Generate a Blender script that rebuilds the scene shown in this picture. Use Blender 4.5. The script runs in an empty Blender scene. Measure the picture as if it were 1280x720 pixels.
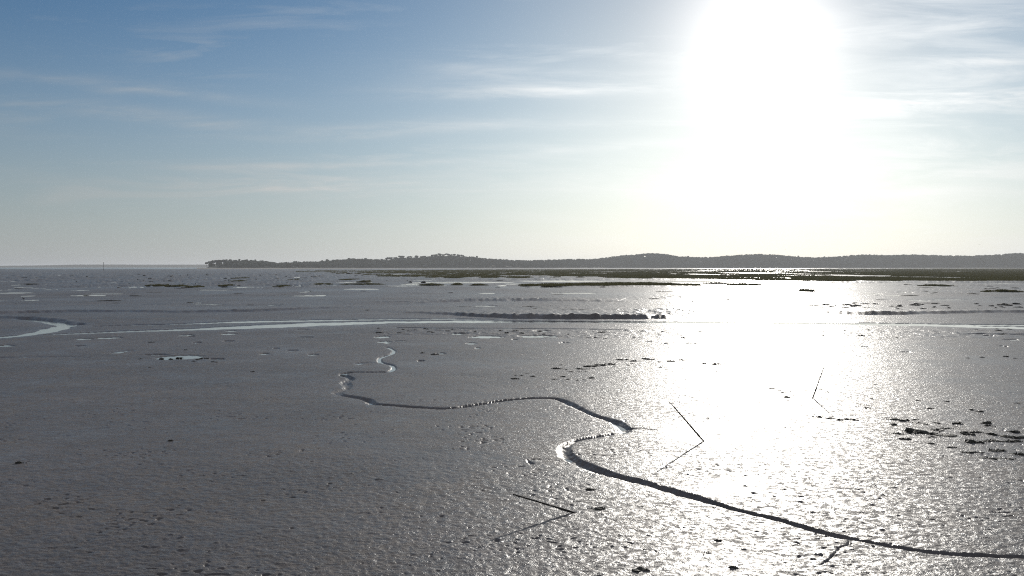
import bpy, bmesh, math, random
import numpy as np

random.seed(7)
RNG = np.random.default_rng(11)
scene = bpy.context.scene
COL = scene.collection

# ------------------------------------------------------------------ camera
H = 4.0                       # eye height above the mud
F = 1244.0                    # focal length in photo pixels (35 mm on a 36 mm sensor)
HORIZ = 333.6                 # horizon row
PITCH = math.atan((360.0 - HORIZ) / F)
cp, sp_ = math.cos(PITCH), math.sin(PITCH)


def ray(px, py):
    u, v = px - 640.0, 360.0 - py
    return np.array([u, F * cp + v * sp_, -F * sp_ + v * cp])


def at(px, py, z=0.0):
    d = ray(px, py)
    return d * ((z - H) / d[2]) + np.array([0, 0, H])


def project(x, y, z=0.0):
    dy, dz = y, z - H
    fwd = dy * cp - dz * sp_
    up = dy * sp_ + dz * cp
    fwd = np.maximum(fwd, 0.1)
    return 640 + F * x / fwd, 360 - F * up / fwd


SUN_PX = (950, 42)
sd = ray(*SUN_PX); sd = sd / np.linalg.norm(sd)
SUN_EL = math.asin(sd[2])
SUN_AZ = math.atan2(sd[0], sd[1])          # from +Y towards +X

cam = bpy.data.cameras.new('camera')
cam.lens = 36.0 * F / 1280.0
cam.sensor_width = 36.0
cam.clip_start = 0.1
cam.clip_end = 60000
co = bpy.data.objects.new('camera', cam)
co.location = (0, 0, H)
co.rotation_euler = (math.pi / 2 - PITCH, 0, 0)
COL.objects.link(co)
scene.camera = co

# ------------------------------------------------------------------ render
scene.view_settings.view_transform = 'Standard'
scene.view_settings.look = 'None'
scene.view_settings.exposure = 0.0
scene.view_settings.gamma = 1.0
scene.render.engine = 'CYCLES'
scene.cycles.max_bounces = 4
scene.cycles.diffuse_bounces = 2
scene.cycles.glossy_bounces = 2
scene.cycles.volume_bounces = 0
scene.cycles.transmission_bounces = 2
scene.cycles.use_denoising = False
scene.cycles.filter_width = 1.15
scene.cycles.sample_clamp_indirect = 4.0
scene.cycles.caustics_reflective = False
scene.cycles.caustics_refractive = False


# ------------------------------------------------------------------ helpers
def tag(o, label=None, cat=None, group=None, kind=None):
    if label: o['label'] = label
    if cat: o['category'] = cat
    if group: o['group'] = group
    if kind: o['kind'] = kind
    return o


def mesh_np(name, V, faces, mat, smooth=True):
    V = np.asarray(V, np.float32)
    faces = np.asarray(faces, np.int32)
    k = faces.shape[1]
    me = bpy.data.meshes.new(name)
    me.vertices.add(len(V)); me.vertices.foreach_set('co', V.ravel())
    me.loops.add(faces.size); me.loops.foreach_set('vertex_index', faces.ravel())
    me.polygons.add(len(faces))
    me.polygons.foreach_set('loop_start', np.arange(0, faces.size, k, dtype=np.int32))
    me.polygons.foreach_set('use_smooth', np.full(len(faces), smooth, dtype=bool))
    me.update(calc_edges=True)
    me.validate()
    if mat: me.materials.append(mat)
    return me


def link(name, me, parent=None, loc=None):
    o = bpy.data.objects.new(name, me)
    COL.objects.link(o)
    if parent: o.parent = parent
    if loc is not None: o.location = loc
    return o


def empty(name, loc):
    o = bpy.data.objects.new(name, None)
    o.empty_display_size = 0.2
    o.location = loc
    COL.objects.link(o)
    return o


_perm = np.random.default_rng(3).permutation(4096)
_grad = np.random.default_rng(4).uniform(-1, 1, (4096, 2))
_grad /= np.linalg.norm(_grad, axis=1, keepdims=True)


def gnoise(x, y, seed=0):
    """2-D gradient noise, about -0.7..0.7"""
    xi = np.floor(x).astype(np.int64); yi = np.floor(y).astype(np.int64)
    fx = x - xi; fy = y - yi
    u = fx * fx * fx * (fx * (fx * 6 - 15) + 10); v = fy * fy * fy * (fy * (fy * 6 - 15) + 10)

    def g(ix, iy, dx, dy):
        h = _perm[(_perm[(ix + seed * 71) & 4095] + iy) & 4095]
        return _grad[h, 0] * dx + _grad[h, 1] * dy
    a = g(xi, yi, fx, fy); b = g(xi + 1, yi, fx - 1, fy)
    c = g(xi, yi + 1, fx, fy - 1); d = g(xi + 1, yi + 1, fx - 1, fy - 1)
    return (a + (b - a) * u) * (1 - v) + (c + (d - c) * u) * v


def sstep(a, b, x):
    t = np.clip((x - a) / (b - a), 0, 1)
    return t * t * (3 - 2 * t)


# ------------------------------------------------------------------ materials
def new_mat(name):
    m = bpy.data.materials.new(name)
    m.use_nodes = True
    nt = m.node_tree
    return m, nt, nt.nodes['Principled BSDF']


def noise(nt, vec, scale, detail=4, rough=0.55, dist=0.0):
    n = nt.nodes.new('ShaderNodeTexNoise')
    n.inputs['Scale'].default_value = scale
    n.inputs['Detail'].default_value = detail
    n.inputs['Roughness'].default_value = rough
    n.inputs['Distortion'].default_value = dist
    if vec is not None: nt.links.new(vec, n.inputs['Vector'])
    return n.outputs['Fac']


def mapr(nt, val, a, b, c, d):
    n = nt.nodes.new('ShaderNodeMapRange')
    n.inputs[1].default_value = a; n.inputs[2].default_value = b
    n.inputs[3].default_value = c; n.inputs[4].default_value = d
    nt.links.new(val, n.inputs[0])
    return n.outputs[0]


def math_n(nt, op, a, b=None, clamp=False):
    n = nt.nodes.new('ShaderNodeMath'); n.operation = op; n.use_clamp = clamp
    for i, v in enumerate((a, b)):
        if v is None: continue
        if isinstance(v, (int, float)): n.inputs[i].default_value = v
        else: nt.links.new(v, n.inputs[i])
    return n.outputs[0]


def mixc(nt, fac, a, b):
    n = nt.nodes.new('ShaderNodeMix'); n.data_type = 'RGBA'
    if isinstance(fac, (int, float)): n.inputs[0].default_value = fac
    else: nt.links.new(fac, n.inputs[0])
    for i, v in ((6, a), (7, b)):
        if isinstance(v, tuple): n.inputs[i].default_value = v + (1,) if len(v) == 3 else v
        else: nt.links.new(v, n.inputs[i])
    return n.outputs[2]


def mud_material():
    m, nt, p = new_mat('mud')
    geo = nt.nodes.new('ShaderNodeNewGeometry'); pos = geo.outputs['Position']
    att = nt.nodes.new('ShaderNodeAttribute'); att.attribute_name = 'wet'
    wet = att.outputs['Fac']
    big = noise(nt, pos, 0.12, 5, 0.6)
    mid = noise(nt, pos, 1.4, 5, 0.65)
    pat = noise(nt, pos, 0.38, 4, 0.6, 0.6)
    c = mixc(nt, mapr(nt, big, 0.35, 0.65, 0, 1), (0.142, 0.121, 0.112), (0.225, 0.192, 0.178))
    c = mixc(nt, mapr(nt, mid, 0.3, 0.7, 0, 0.5), c, (0.088, 0.081, 0.078))
    c = mixc(nt, mapr(nt, pat, 0.50, 0.66, 0, 0.55), c, (0.215, 0.170, 0.135))
    nt.links.new(c, p.inputs['Base Color'])
    r = mapr(nt, noise(nt, pos, 3.0, 4, 0.6), 0.3, 0.7, 0.29, 0.41)
    r = math_n(nt, 'SUBTRACT', r, math_n(nt, 'MULTIPLY', wet, 0.10))
    nt.links.new(r, p.inputs['Roughness'])
    p.inputs['IOR'].default_value = 1.38
    # lumps and pits of wet mud
    h1 = noise(nt, pos, 14.0, 3, 0.6, 0.5)
    h2 = noise(nt, pos, 42.0, 3, 0.6, 0.3)
    hh = math_n(nt, 'ADD', math_n(nt, 'MULTIPLY', h1, 0.021), math_n(nt, 'MULTIPLY', h2, 0.010))
    b = nt.nodes.new('ShaderNodeBump')
    b.inputs['Distance'].default_value = 1.0
    nt.links.new(math_n(nt, 'SUBTRACT', 0.9, math_n(nt, 'MULTIPLY', wet, 0.4), True), b.inputs['Strength'])
    nt.links.new(hh, b.inputs['Height'])
    nt.links.new(b.outputs['Normal'], p.inputs['Normal'])
    # a broken water film: drained grains between wet ones
    g = noise(nt, pos, 9.0, 5, 0.85, 0.4)
    g2 = noise(nt, pos, 5.0, 3, 0.6, 0.2)
    g = math_n(nt, 'ADD', g, math_n(nt, 'MULTIPLY', math_n(nt, 'SUBTRACT', g2, 0.5), 0.5))
    dry = mapr(nt, g, 0.45, 0.54, 0.0, 1.0)
    dry = math_n(nt, 'MULTIPLY', dry, math_n(nt, 'SUBTRACT', 1.0, math_n(nt, 'MULTIPLY', wet, 0.8)))
    df = nt.nodes.new('ShaderNodeBsdfPrincipled')
    df.inputs['Roughness'].default_value = 0.7; df.inputs['IOR'].default_value = 1.4
    nt.links.new(c, df.inputs['Base Color']); nt.links.new(b.outputs['Normal'], df.inputs['Normal'])
    mx = nt.nodes.new('ShaderNodeMixShader')
    nt.links.new(dry, mx.inputs[0]); nt.links.new(p.outputs[0], mx.inputs[1]); nt.links.new(df.outputs[0], mx.inputs[2])
    nt.links.new(mx.outputs[0], nt.nodes['Material Output'].inputs['Surface'])
    return m


def water_material(name, ripple, rough=0.06):
    m, nt, p = new_mat(name)
    p.inputs['Base Color'].default_value = (0.11, 0.115, 0.115, 1)
    p.inputs['Roughness'].default_value = rough
    p.inputs['IOR'].default_value = 1.33
    geo = nt.nodes.new('ShaderNodeNewGeometry')
    h = noise(nt, geo.outputs['Position'], 5.0, 3, 0.6)
    b = nt.nodes.new('ShaderNodeBump'); b.inputs['Strength'].default_value = 1.0
    b.inputs['Distance'].default_value = ripple
    nt.links.new(h, b.inputs['Height']); nt.links.new(b.outputs['Normal'], p.inputs['Normal'])
    return m


def simple_mat(name, c1, c2, scale, rough=0.8, bump=0.0, coord='Object'):
    m, nt, p = new_mat(name)
    tc = nt.nodes.new('ShaderNodeTexCoord')
    f = noise(nt, tc.outputs[coord], scale, 4, 0.6)
    nt.links.new(mixc(nt, mapr(nt, f, 0.3, 0.7, 0, 1), c1, c2), p.inputs['Base Color'])
    p.inputs['Roughness'].default_value = rough
    if bump:
        b = nt.nodes.new('ShaderNodeBump'); b.inputs['Distance'].default_value = bump
        nt.links.new(f, b.inputs['Height']); nt.links.new(b.outputs['Normal'], p.inputs['Normal'])
    return m


M_MUD = mud_material()
M_WATER = water_material('channel_water', 0.004, 0.04)
M_CREEK = water_material('creek_water', 0.002)
M_BAY = water_material('bay_water', 0.05, 0.2)
M_WEED = simple_mat('weed', (0.028, 0.027, 0.018), (0.07, 0.058, 0.036), 30, 0.65, 0.01)
M_REDWEED = simple_mat('red_weed', (0.06, 0.03, 0.018), (0.10, 0.05, 0.03), 30, 0.65, 0.01)
M_GRASS = simple_mat('marsh_grass', (0.050, 0.052, 0.012), (0.105, 0.095, 0.030), 0.05, 0.75, 0, 'Object')
_nt = M_GRASS.node_tree
_p = _nt.nodes['Principled BSDF']; _out = _nt.nodes['Material Output']
_tr = _nt.nodes.new('ShaderNodeBsdfTranslucent'); _tr.inputs[0].default_value = (0.12, 0.11, 0.03, 1)
_mx = _nt.nodes.new('ShaderNodeMixShader'); _mx.inputs[0].default_value = 0.28
_nt.links.new(_p.outputs[0], _mx.inputs[1]); _nt.links.new(_tr.outputs[0], _mx.inputs[2]); _nt.links.new(_mx.outputs[0], _out.inputs[0])
M_PEAT = simple_mat('peat', (0.025, 0.022, 0.018), (0.05, 0.045, 0.036), 2.0, 0.8, 0.05)
M_WOOD = simple_mat('stake_wood', (0.030, 0.024, 0.018), (0.075, 0.058, 0.040), 14, 0.7, 0.004)
M_BARK = simple_mat('pine_bark', (0.06, 0.04, 0.028), (0.11, 0.075, 0.05), 1.2, 0.9)
M_NEEDLE = simple_mat('pine_needles', (0.014, 0.024, 0.010), (0.085, 0.095, 0.045), 0.11, 0.85)
M_HILL = simple_mat('hill_soil', (0.03, 0.036, 0.018), (0.06, 0.06, 0.03), 0.03, 0.95)
M_SAND = simple_mat('beach_sand', (0.30, 0.27, 0.22), (0.42, 0.38, 0.31), 0.05, 0.9)
M_FAR = simple_mat('far_land', (0.04, 0.046, 0.03), (0.08, 0.08, 0.05), 0.01, 0.95)
M_FEATHER = simple_mat('feathers', (0.62, 0.62, 0.60), (0.75, 0.75, 0.73), 20, 0.8)
M_DARKFEATHER = simple_mat('dark_feathers', (0.05, 0.05, 0.05), (0.11, 0.11, 0.11), 20, 0.8)
M_POST = simple_mat('post_paint', (0.03, 0.03, 0.03), (0.06, 0.05, 0.05), 2, 0.6)

# ------------------------------------------------------------------ terrain data (traced in photo pixels, laid on the ground)
CREEK = [(484, 434.0), (492, 438), (490, 442), (478, 446), (474, 449), (476, 453), (488, 456), (492, 460), (486, 464.5), (468, 465.3), (440, 465.5),
         (428, 468), (436, 471), (438, 474), (431, 477.5), (435, 482), (431, 486), (422, 489.5), (428, 493), (448, 496.5), (460, 499),
         (467, 504), (488, 506), (520, 508.5), (550, 510.3), (572, 509), (595, 505.5), (625, 500.8), (655, 498), (680, 497),
         (698, 498.5), (712, 504), (728, 512), (745, 519), (762, 524), (774, 529), (781, 535), (777, 540), (758, 543),
         (738, 546.5), (720, 550), (708, 556.5), (705, 563), (709, 570), (722, 577), (742, 585), (768, 593), (796, 600.5), (815, 606),
         (836, 612), (860, 619), (882, 625.5), (910, 634), (935, 641), (962, 647), (980, 651), (1010, 660), (1042, 668.5),
         (1068, 673.5), (1100, 680), (1135, 686), (1168, 690.5), (1210, 693.5), (1280, 696), (1340, 697), (1420, 694)]
CREEK_W = np.interp(np.arange(len(CREEK)), [0, 8, 18, 21, 28, 33, 36, 39, 41, 43, 46, 52, 58, 65],
                    [.09, .11, .14, .14, .105, .105, .14, .085, .10, .145, .14, .095, .062, .06])
CREEK_D = np.interp(np.arange(len(CREEK)), [0, 8, 18, 21, 28, 33, 36, 38, 40, 43, 46, 52, 58, 65],
                    [.05, .07, .08, .10, .095, .085, .11, .06, .065, .095, .088, .06, .045, .04])
SIDE_CREEKS = [([(781, 535), (790, 535), (805, 535.5), (818, 537)], .10, .07),
               ([(1062, 674), (1060, 681), (1050, 684), (1044, 691), (1032, 702), (1018, 710)], .024, .032),
               ([(665, 580), (660, 575), (680, 574), (700, 576)], .06, .03),
               ([(448, 455), (453, 453.5), (470, 454), (476, 453)], .2, .05),
               ([(-40, 447), (40, 446.2), (80, 445.8), (110, 447)], .25, .06),
               ([(145, 440.5), (160, 438), (172, 437.5)], .25, .06)]

# far and middle scarps: (px, py of foot, height m); the face looks at the camera
SCARPS = [
    [(500, 392, 0), (520, 391.5, .12), (560, 394, .22), (600, 396.5, .30), (640, 398, .37), (720, 398.5, .39), (800, 398.5, .38), (835, 398, .28), (855, 397.5, .14), (890, 398, .07), (960, 398.8, .05), (1000, 399.6, .07), (1018, 400, .06), (1030, 400, 0)],
    [(500, 381, 0), (515, 380, .06), (540, 378.5, .17), (580, 377, .28), (640, 376, .34), (700, 376.5, .20), (770, 377.5, .13), (800, 377.5, 0)],
    [(-120, 396, .2), (0, 394, .22), (30, 392, .20), (80, 390.7, .2), (160, 390.2, .15), (220, 391, .16), (320, 389.3, .20), (380, 387, .18), (430, 385, .11), (480, 383, .0)],
    [(-120, 397, .1), (0, 397.5, .15), (35, 398.5, .16), (60, 400.8, .18), (80, 403.2, .15), (97, 406, .06), (107, 407.5, .0)],
    [(880, 389, 0), (960, 390, .10), (1020, 391.5, .20), (1080, 393.5, .30), (1120, 393.5, .30), (1180, 392, .22), (1240, 391, .2), (1300, 390.5, .2), (1420, 391, .1)],
    [(838, 374, 0), (850, 373, .12), (865, 372.3, .22), (885, 371.5, .22), (920, 371, .08), (965, 370, 0)],
    [(1170, 364, 0), (1210, 364.5, .14), (1250, 365, .26), (1330, 365.5, .26), (1420, 365, .1)],
    [(1130, 357.5, 0), (1160, 356.8, .14), (1190, 357, .2), (1210, 358, 0)],
    [(640, 358.5, 0), (660, 358.8, .2), (760, 359, .28), (860, 358.6, .25), (910, 358, 0)],
    [(380, 358, 0), (400, 357.5, .15), (450, 357, .2), (510, 356.5, .1), (520, 356.5, 0)],
    [(440, 350, 0), (540, 349.5, .4), (640, 350, .5), (760, 350, .4), (860, 350, .3), (940, 354, .35), (1000, 354.5, .3), (1120, 353.5, .4), (1280, 353.5, .5), (1450, 353.5, .5)],
]
# water: centre line with half thickness in photo rows
WATERS = [
    [(-60, 425, .9), (0, 421.5, .75), (30, 418.5, .7), (55, 414.5, .7), (74, 409.5, .7), (84, 407.2, .6), (97, 405.9, .35)],
    [(28, 398.5, .3), (45, 400.3, .45), (60, 402.0, .45), (72, 404.3, .5), (80, 406.5, .5)],
    [(58, 418, 0.29), (90, 416.8, 0.50), (160, 414, 0.72), (240, 411.5, 0.94), (320, 408, 1.58), (400, 404.8, 1.73), (480, 402.4, 1.15), (560, 401.6, 1.15), (640, 401.4, 1.22), (740, 401.8, 0.86), (850, 402.5, 0.86), (960, 403.3, 0.86), (1060, 404.6, 1.0), (1140, 406, 1.0), (1200, 407.6, 1.1), (1280, 409.6, 1.4), (1420, 412, 1.15)],
    [(120, 408, 0.22), (160, 406.5, 0.36), (210, 405.5, 0.43), (270, 403, 0.72), (330, 401.5, 0.86), (400, 400.3, 0.72), (480, 399, 0.50), (560, 398.4, 0.43), (620, 399, 0.29)],
    [(1080, 403.4, 0.22), (1150, 405.0, 0.65), (1220, 406.0, 0.65), (1300, 406.6, 0.7), (1420, 407, 0.50)],
    [(500, 409.8, 0.29), (560, 410.3, 0.36), (620, 410.4, 0.36), (700, 411, 0.29), (780, 412, 0.22)],
    [(1200, 417, 0.22), (1240, 417.6, 0.29), (1300, 418, 0.29)],
]
PUDDLES = [(224, 446.4, 23, 2.6), (196, 443.2, 14, .6), (478, 421, 8, 1.2), (480, 427, 8, .9), (572, 417, 12, .9), (609, 420.8, 17, 1.3), (672, 420.2, 24, 1.2),
           (678, 413.5, 9, .8), (589, 429, 6, .7), (597, 434.8, 3, .6), (551, 441.5, 5, .7), (526, 451, 4, .7), (232, 419, 9, .8), (286, 417.3, 8, .9),
           (246, 428.3, 4, .7), (137, 422, 13, .9), (105, 423.3, 8, .8), (3, 432, 13, 1.0), (330, 442, 5, .8), (391, 443, 6, .8), (268, 448.5, 6, .7), (276, 448.8, 4, .6),
           (38, 375, 8, .6), (9, 362.2, 6, .7), (30, 356, 7, .5), (49, 360.3, 5, .5), (62, 362, 8, .5), (46, 355.3, 8, .4), (64, 349.3, 6, .4),
           (367, 357.2, 5, .7), (374, 357.6, 4, .8), (382, 364.8, 5, .7), (382, 369.5, 7, .5), (515, 355, 6, .8), (628, 357, 5, .7), (232, 356, 14, .5),
           (575, 353, 60, .8), (700, 351.3, 50, .8), (860, 351.5, 50, .8), (960, 354.5, 60, .8), (1240, 354, 18, .9)]
_r = random.Random(12)
for _i in range(80):
    PUDDLES.append((_r.uniform(-40, 1320), 342.5 + 42 * _r.random() ** 1.2, _r.uniform(4, 26), _r.uniform(.25, .55)))
for _i in range(26):
    PUDDLES.append((_r.uniform(-40, 1320), _r.uniform(411, 440), _r.uniform(2, 9), _r.uniform(.3, .6)))
# hummocky ground: px box, amplitude
CHOP = [(440, 411, 640, 419, .04), (620, 412, 860, 423, .03), (1040, 412, 1290, 422, .03),
        (60, 351, 420, 360, .28), (330, 338, 700, 350, .3), (780, 386, 870, 396, .12), (-100, 341, 440, 352, .42), (1130, 355, 1420, 368, .06), (560, 373, 780, 398, .03)]


def ground_poly(pts):
    return np.array([at(p[0], p[1])[:2] for p in pts])


def near_polyline(X, Y, P, vals, pad):
    """distance to polyline P, signed across (left of the walking direction is +), values along it"""
    x0, y0 = P.min(0) - pad; x1, y1 = P.max(0) + pad
    idx = np.nonzero((X > x0) & (X < x1) & (Y > y0) & (Y < y1))[0]
    x, y = X[idx], Y[idx]
    best = np.full(len(idx), 1e9); sgn = np.zeros(len(idx)); out = [np.zeros(len(idx)) for _ in vals]; endp = np.zeros(len(idx))
    for i in range(len(P) - 1):
        a, b = P[i], P[i + 1]; d = b - a; L2 = d @ d
        t0 = ((x - a[0]) * d[0] + (y - a[1]) * d[1]) / L2
        t = np.clip(t0, 0, 1)
        ex, ey = x - a[0] - t * d[0], y - a[1] - t * d[1]
        q = ex * ex + ey * ey
        m = q < best
        best[m] = q[m]
        sgn[m] = (d[0] * ey - d[1] * ex)[m]
        for k, v in enumerate(vals):
            out[k][m] = (v[i] + (v[i + 1] - v[i]) * t)[m]
        e = np.zeros(len(idx))
        if i == 0: e = np.where(t0 < 0, 1, e)
        if i == len(P) - 2: e = np.where(t0 > 1, 1, e)
        endp[m] = e[m]
    return idx, np.sqrt(best), np.sign(sgn), out, endp


def build_ground():
    # rings (dense towards the camera in angle and row so that relief is carried by real facets)
    dys = np.concatenate([np.linspace(1000, 400, 60, endpoint=False), np.arange(400, 90, -0.62), np.arange(90, 8, -0.42),
                          np.geomspace(8, 0.34, 60)])
    R = H * F / dys
    th = np.concatenate([np.linspace(-100, -36, 40, endpoint=False), np.linspace(-36, 36, 1500, endpoint=False), np.linspace(36, 100, 41)])
    th = np.radians(th)
    nr, nt_ = len(R), len(th)
    # measure rings by depth (y) inside the dense sector so rows lie along photo rows
    RR, TT = np.meshgrid(R, th, indexing='ij')
    sec = 1.0 / np.cos(np.clip(np.abs(TT), 0, math.radians(36)))
    X = (RR * sec * np.sin(TT)).ravel(); Y = (RR * sec * np.cos(TT)).ravel()
    dist = np.hypot(X, Y)
    cell = np.maximum(dist * 0.00084, np.gradient(R)[:, None].repeat(nt_, 1).ravel() * 1.0)
    PX, PY = project(X, Y)
    Z = np.zeros_like(X)
    wet = np.zeros_like(X)

    def octave(lx, ly, amp, seed, minl):
        w = sstep(1.6, 3.2, minl / cell)
        k = np.nonzero(w > 0)[0]
        Z[k] += amp * w[k] * gnoise(X[k] / lx, Y[k] / ly, seed)

    octave(22, 22, .030, 1, 22); octave(7, 7, .018, 2, 7); octave(2.3, 2.3, .010, 3, 2.3)
    octave(.8, .8, .008, 4, .8); octave(.32, .32, .006, 5, .32); octave(.14, .14, .010, 6, .14); octave(.075, .075, .007, 7, .075)
    # sparse deeper pits and lumps in the foreground
    k = np.nonzero(dist < 45)[0]
    n = gnoise(X[k] / .15, Y[k] / .12, 21) + .5 * gnoise(X[k] / 1.7, Y[k] / 1.7, 22)
    Z[k] -= .022 * sstep(.46, .66, n) * sstep(45, 25, dist[k])
    n = gnoise(X[k] / .2, Y[k] / .15, 23) + .5 * gnoise(X[k] / 2.2, Y[k] / 2.2, 24)
    Z[k] += .014 * sstep(.55, .75, n) * sstep(45, 25, dist[k])
    # far flats: wide low swells that hold standing water here and there
    fk = np.nonzero(dist > 95)[0]
    Z[fk] += sstep(95, 140, dist[fk]) * (.055 * gnoise(X[fk] / 16, Y[fk] / 30, 31) + .03 * gnoise(X[fk] / 5, Y[fk] / 14, 32) + .005)

    # wetter, smoother tracts
    w = gnoise(X / 18, Y / 26, 41) + .6 * gnoise(X / 6, Y / 9, 42)
    wet += np.clip(.35 + .9 * w, 0, 1) * (0.18 + .55 * sstep(60, 120, dist))
    w = gnoise(X / 4.5, Y / 5.5, 43) + .6 * gnoise(X / 1.6, Y / 1.8, 44)
    wet += .38 * sstep(.05, .5, w) * sstep(120, 60, dist)
    wet = np.clip(wet, 0, 1)

    # hummocks
    for i, (x0, y0, x1, y1, amp) in enumerate(CHOP):
        m = sstep(x0 - 40, x0 + 40, PX) * sstep(x1 + 40, x1 - 40, PX) * sstep(y0 - 1.5, y0 + 1.5, PY) * sstep(y1 + 1.5, y1 - 1.5, PY)
        k = np.nonzero(m > .002)[0]
        d0 = at(0, .5 * (y0 + y1))[1]
        lx, ly = max(.6, d0 * .013), max(.8, d0 * d0 / 4976 * 1.7)
        n = gnoise(X[k] / lx, Y[k] / ly, 50 + i) + .5 * gnoise(X[k] / (lx * .4), Y[k] / (ly * .5), 70 + i)
        Z[k] += m[k] * amp * (sstep(.05, .17, n) * .7 + .3 * sstep(.3, .42, n))

    # scarps
    for i, S in enumerate(SCARPS):
        P = ground_poly(S); A = np.array([s[2] for s in S]) * 1.0
        idx, d, sg, (a,), e = near_polyline(X, Y, P, [A], 60)
        s = d * sg
        rowm = cell[idx]
        s = s + .6 * rowm * gnoise(X[idx] / 2.0, Y[idx] / 2.0, 90 + i) * 2.0
        rise = np.maximum(.5, rowm * 1.3)
        jag = 1 + .3 * gnoise(X[idx] / 1.1, Y[idx] / 6, 110 + i) +   .42 * gnoise(X[idx] / .42, Y[idx] / 3, 130 + i)
        h = a * jag * sstep(0, 1, s / rise) * np.exp(-np.maximum(s, 0) / (5 + rowm * 2.5)) * (e < .5)
        Z[idx] += h

    # channels and pools are cut below the water table
    for i, W in enumerate(WATERS):
        P = ground_poly(W)
        hw = np.array([p[2] * (at(p[0], p[1])[1] ** 2) / (H * F) for p in W])
        idx, d, sg, (a,), e = near_polyline(X, Y, P, [hw], 12)
        d = d + a * .5 * gnoise(X[idx] / (1.5 + 0 * d), Y[idx] / 2.5, 150 + i) + a * .4 * gnoise(X[idx] / .6, Y[idx] / 1.2, 160 + i)
        c = sstep(1.5, .7, d / a)
        Z[idx] = Z[idx] * (1 - c) + (-.10) * c
        bank = sstep(5.0, 1.2, d / a)
        wet[idx] = np.maximum(wet[idx], bank * .55)
    for i, (px, py, aw, ah) in enumerate(PUDDLES):
        c = at(px, py)
        gx, gy = aw * c[1] / F, ah * c[1] ** 2 / (H * F)
        k = np.nonzero((np.abs(X - c[0]) < gx * 2.2) & (np.abs(Y - c[1]) < gy * 2.2 + 1))[0]
        q = np.hypot((X[k] - c[0]) / gx, (Y[k] - c[1]) / gy)
        q = q + .35 * gnoise(X[k] / (gx * .4), Y[k] / (gy * .7), 170 + i)
        m = sstep(1.35, .8, q)
        Z[k] = Z[k] * (1 - m) + (-.09) * m

    # creeks
    def carve(pts, wv, dv, seed):
        P = ground_poly(pts)
        # smooth the trace
        Q = [P[0]]; ws = [wv[0]]; ds = [dv[0]]
        for j in range(len(P) - 1):
            p0, p1, p2, p3 = P[max(j - 1, 0)], P[j], P[j + 1], P[min(j + 2, len(P) - 1)]
            for t in (.25, .5, .75, 1.0):
                Q.append(.5 * ((2 * p1) + (p2 - p0) * t + (2 * p0 - 5 * p1 + 4 * p2 - p3) * t * t + (3 * p1 - p0 - 3 * p2 + p3) * t ** 3))
                ws.append(wv[j] + (wv[j + 1] - wv[j]) * t); ds.append(dv[j] + (dv[j + 1] - dv[j]) * t)
        Q = np.array(Q); ws = np.array(ws); ds = np.array(ds)
        idx, d, sg, (w_, dp), e = near_polyline(X, Y, Q, [ws, ds], 2.0)
        d = d + w_ * (.30 * gnoise(X[idx] / .45, Y[idx] / .45, seed) + .16 * gnoise(X[idx] / .15, Y[idx] / .15, seed + 1))
        w_ = w_ * (1 + .5 * gnoise(X[idx] / 1.1, Y[idx] / 1.4, seed + 4))
        r = np.maximum(d, 0) / w_
        r = r + .22 * gnoise(X[idx] / .09, Y[idx] / .12, seed + 3)
        cut = .45 * sstep(1.35, 1.0, r) + .2 * sstep(.95, .8, r) + .35 * sstep(.75, .35, r)
        floor_ = -dp + .025 * gnoise(X[idx] / .3, Y[idx] / .3, seed + 2) + .02 * gnoise(X[idx] / .11, Y[idx] / .11, seed + 5)
        soft = np.exp(-((r - 0) / 2.4) ** 2) * .018 * np.minimum(dp / .15, 1)
        Z[idx] -= soft * (1 - cut)
        Z[idx] = Z[idx] * (1 - cut) + floor_ * cut
        wet[idx] = np.maximum(wet[idx], min(.4, dv[0] * 8) * sstep(2.2, .9, r))
    carve(CREEK, CREEK_W, CREEK_D, 200)
    for i, (pts, w0, d0) in enumerate(SIDE_CREEKS):
        n = len(pts)
        taper = np.linspace(1, .35, n)
        carve(pts, w0 * taper, d0 * taper, 210 + 5 * i)

    V = np.stack([X, Y, Z], 1)
    i0 = np.arange((nr - 1) * nt_).reshape(nr - 1, nt_)[:, :-1].ravel()
    faces = np.stack([i0, i0 + 1, i0 + 1 + nt_, i0 + nt_], 1)[:, ::-1]
    me = mesh_np('mudflat', V, faces, M_MUD)
    at_ = me.attributes.new('wet', 'FLOAT', 'POINT')
    at_.data.foreach_set('value', wet.astype(np.float32))
    o = link('mudflat', me)
    tag(o, 'wide wet tidal mudflat cut by small winding creeks', kind='structure')
    return o


build_ground()


def sheet(name, pts, z, mat, label):
    me = bpy.data.meshes.new(name)
    me.from_pydata([(x, y, z) for x, y in pts], [], [tuple(range(len(pts)))])
    me.materials.append(mat)
    o = link(name, me)
    tag(o, label, kind='structure')
    return o


sheet('channel_water', [(-2500, 37), (2500, 37), (2500, 1500), (-2500, 1500)], -.035, M_WATER, 'shallow water lying in the tidal channel and pools')
sheet('creek_water', [(-14, 8), (24, 8), (24, 36.5), (-14, 36.5)], -.094, M_CREEK, 'thin trickle of water in the winding mud creek')
sheet('bay_water', [(-9000, 1650), (-560, 1650), (-700, 2300), (-1500, 6500), (-9000, 6500)], .12, M_BAY, 'strip of open bay water along the horizon')

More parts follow.
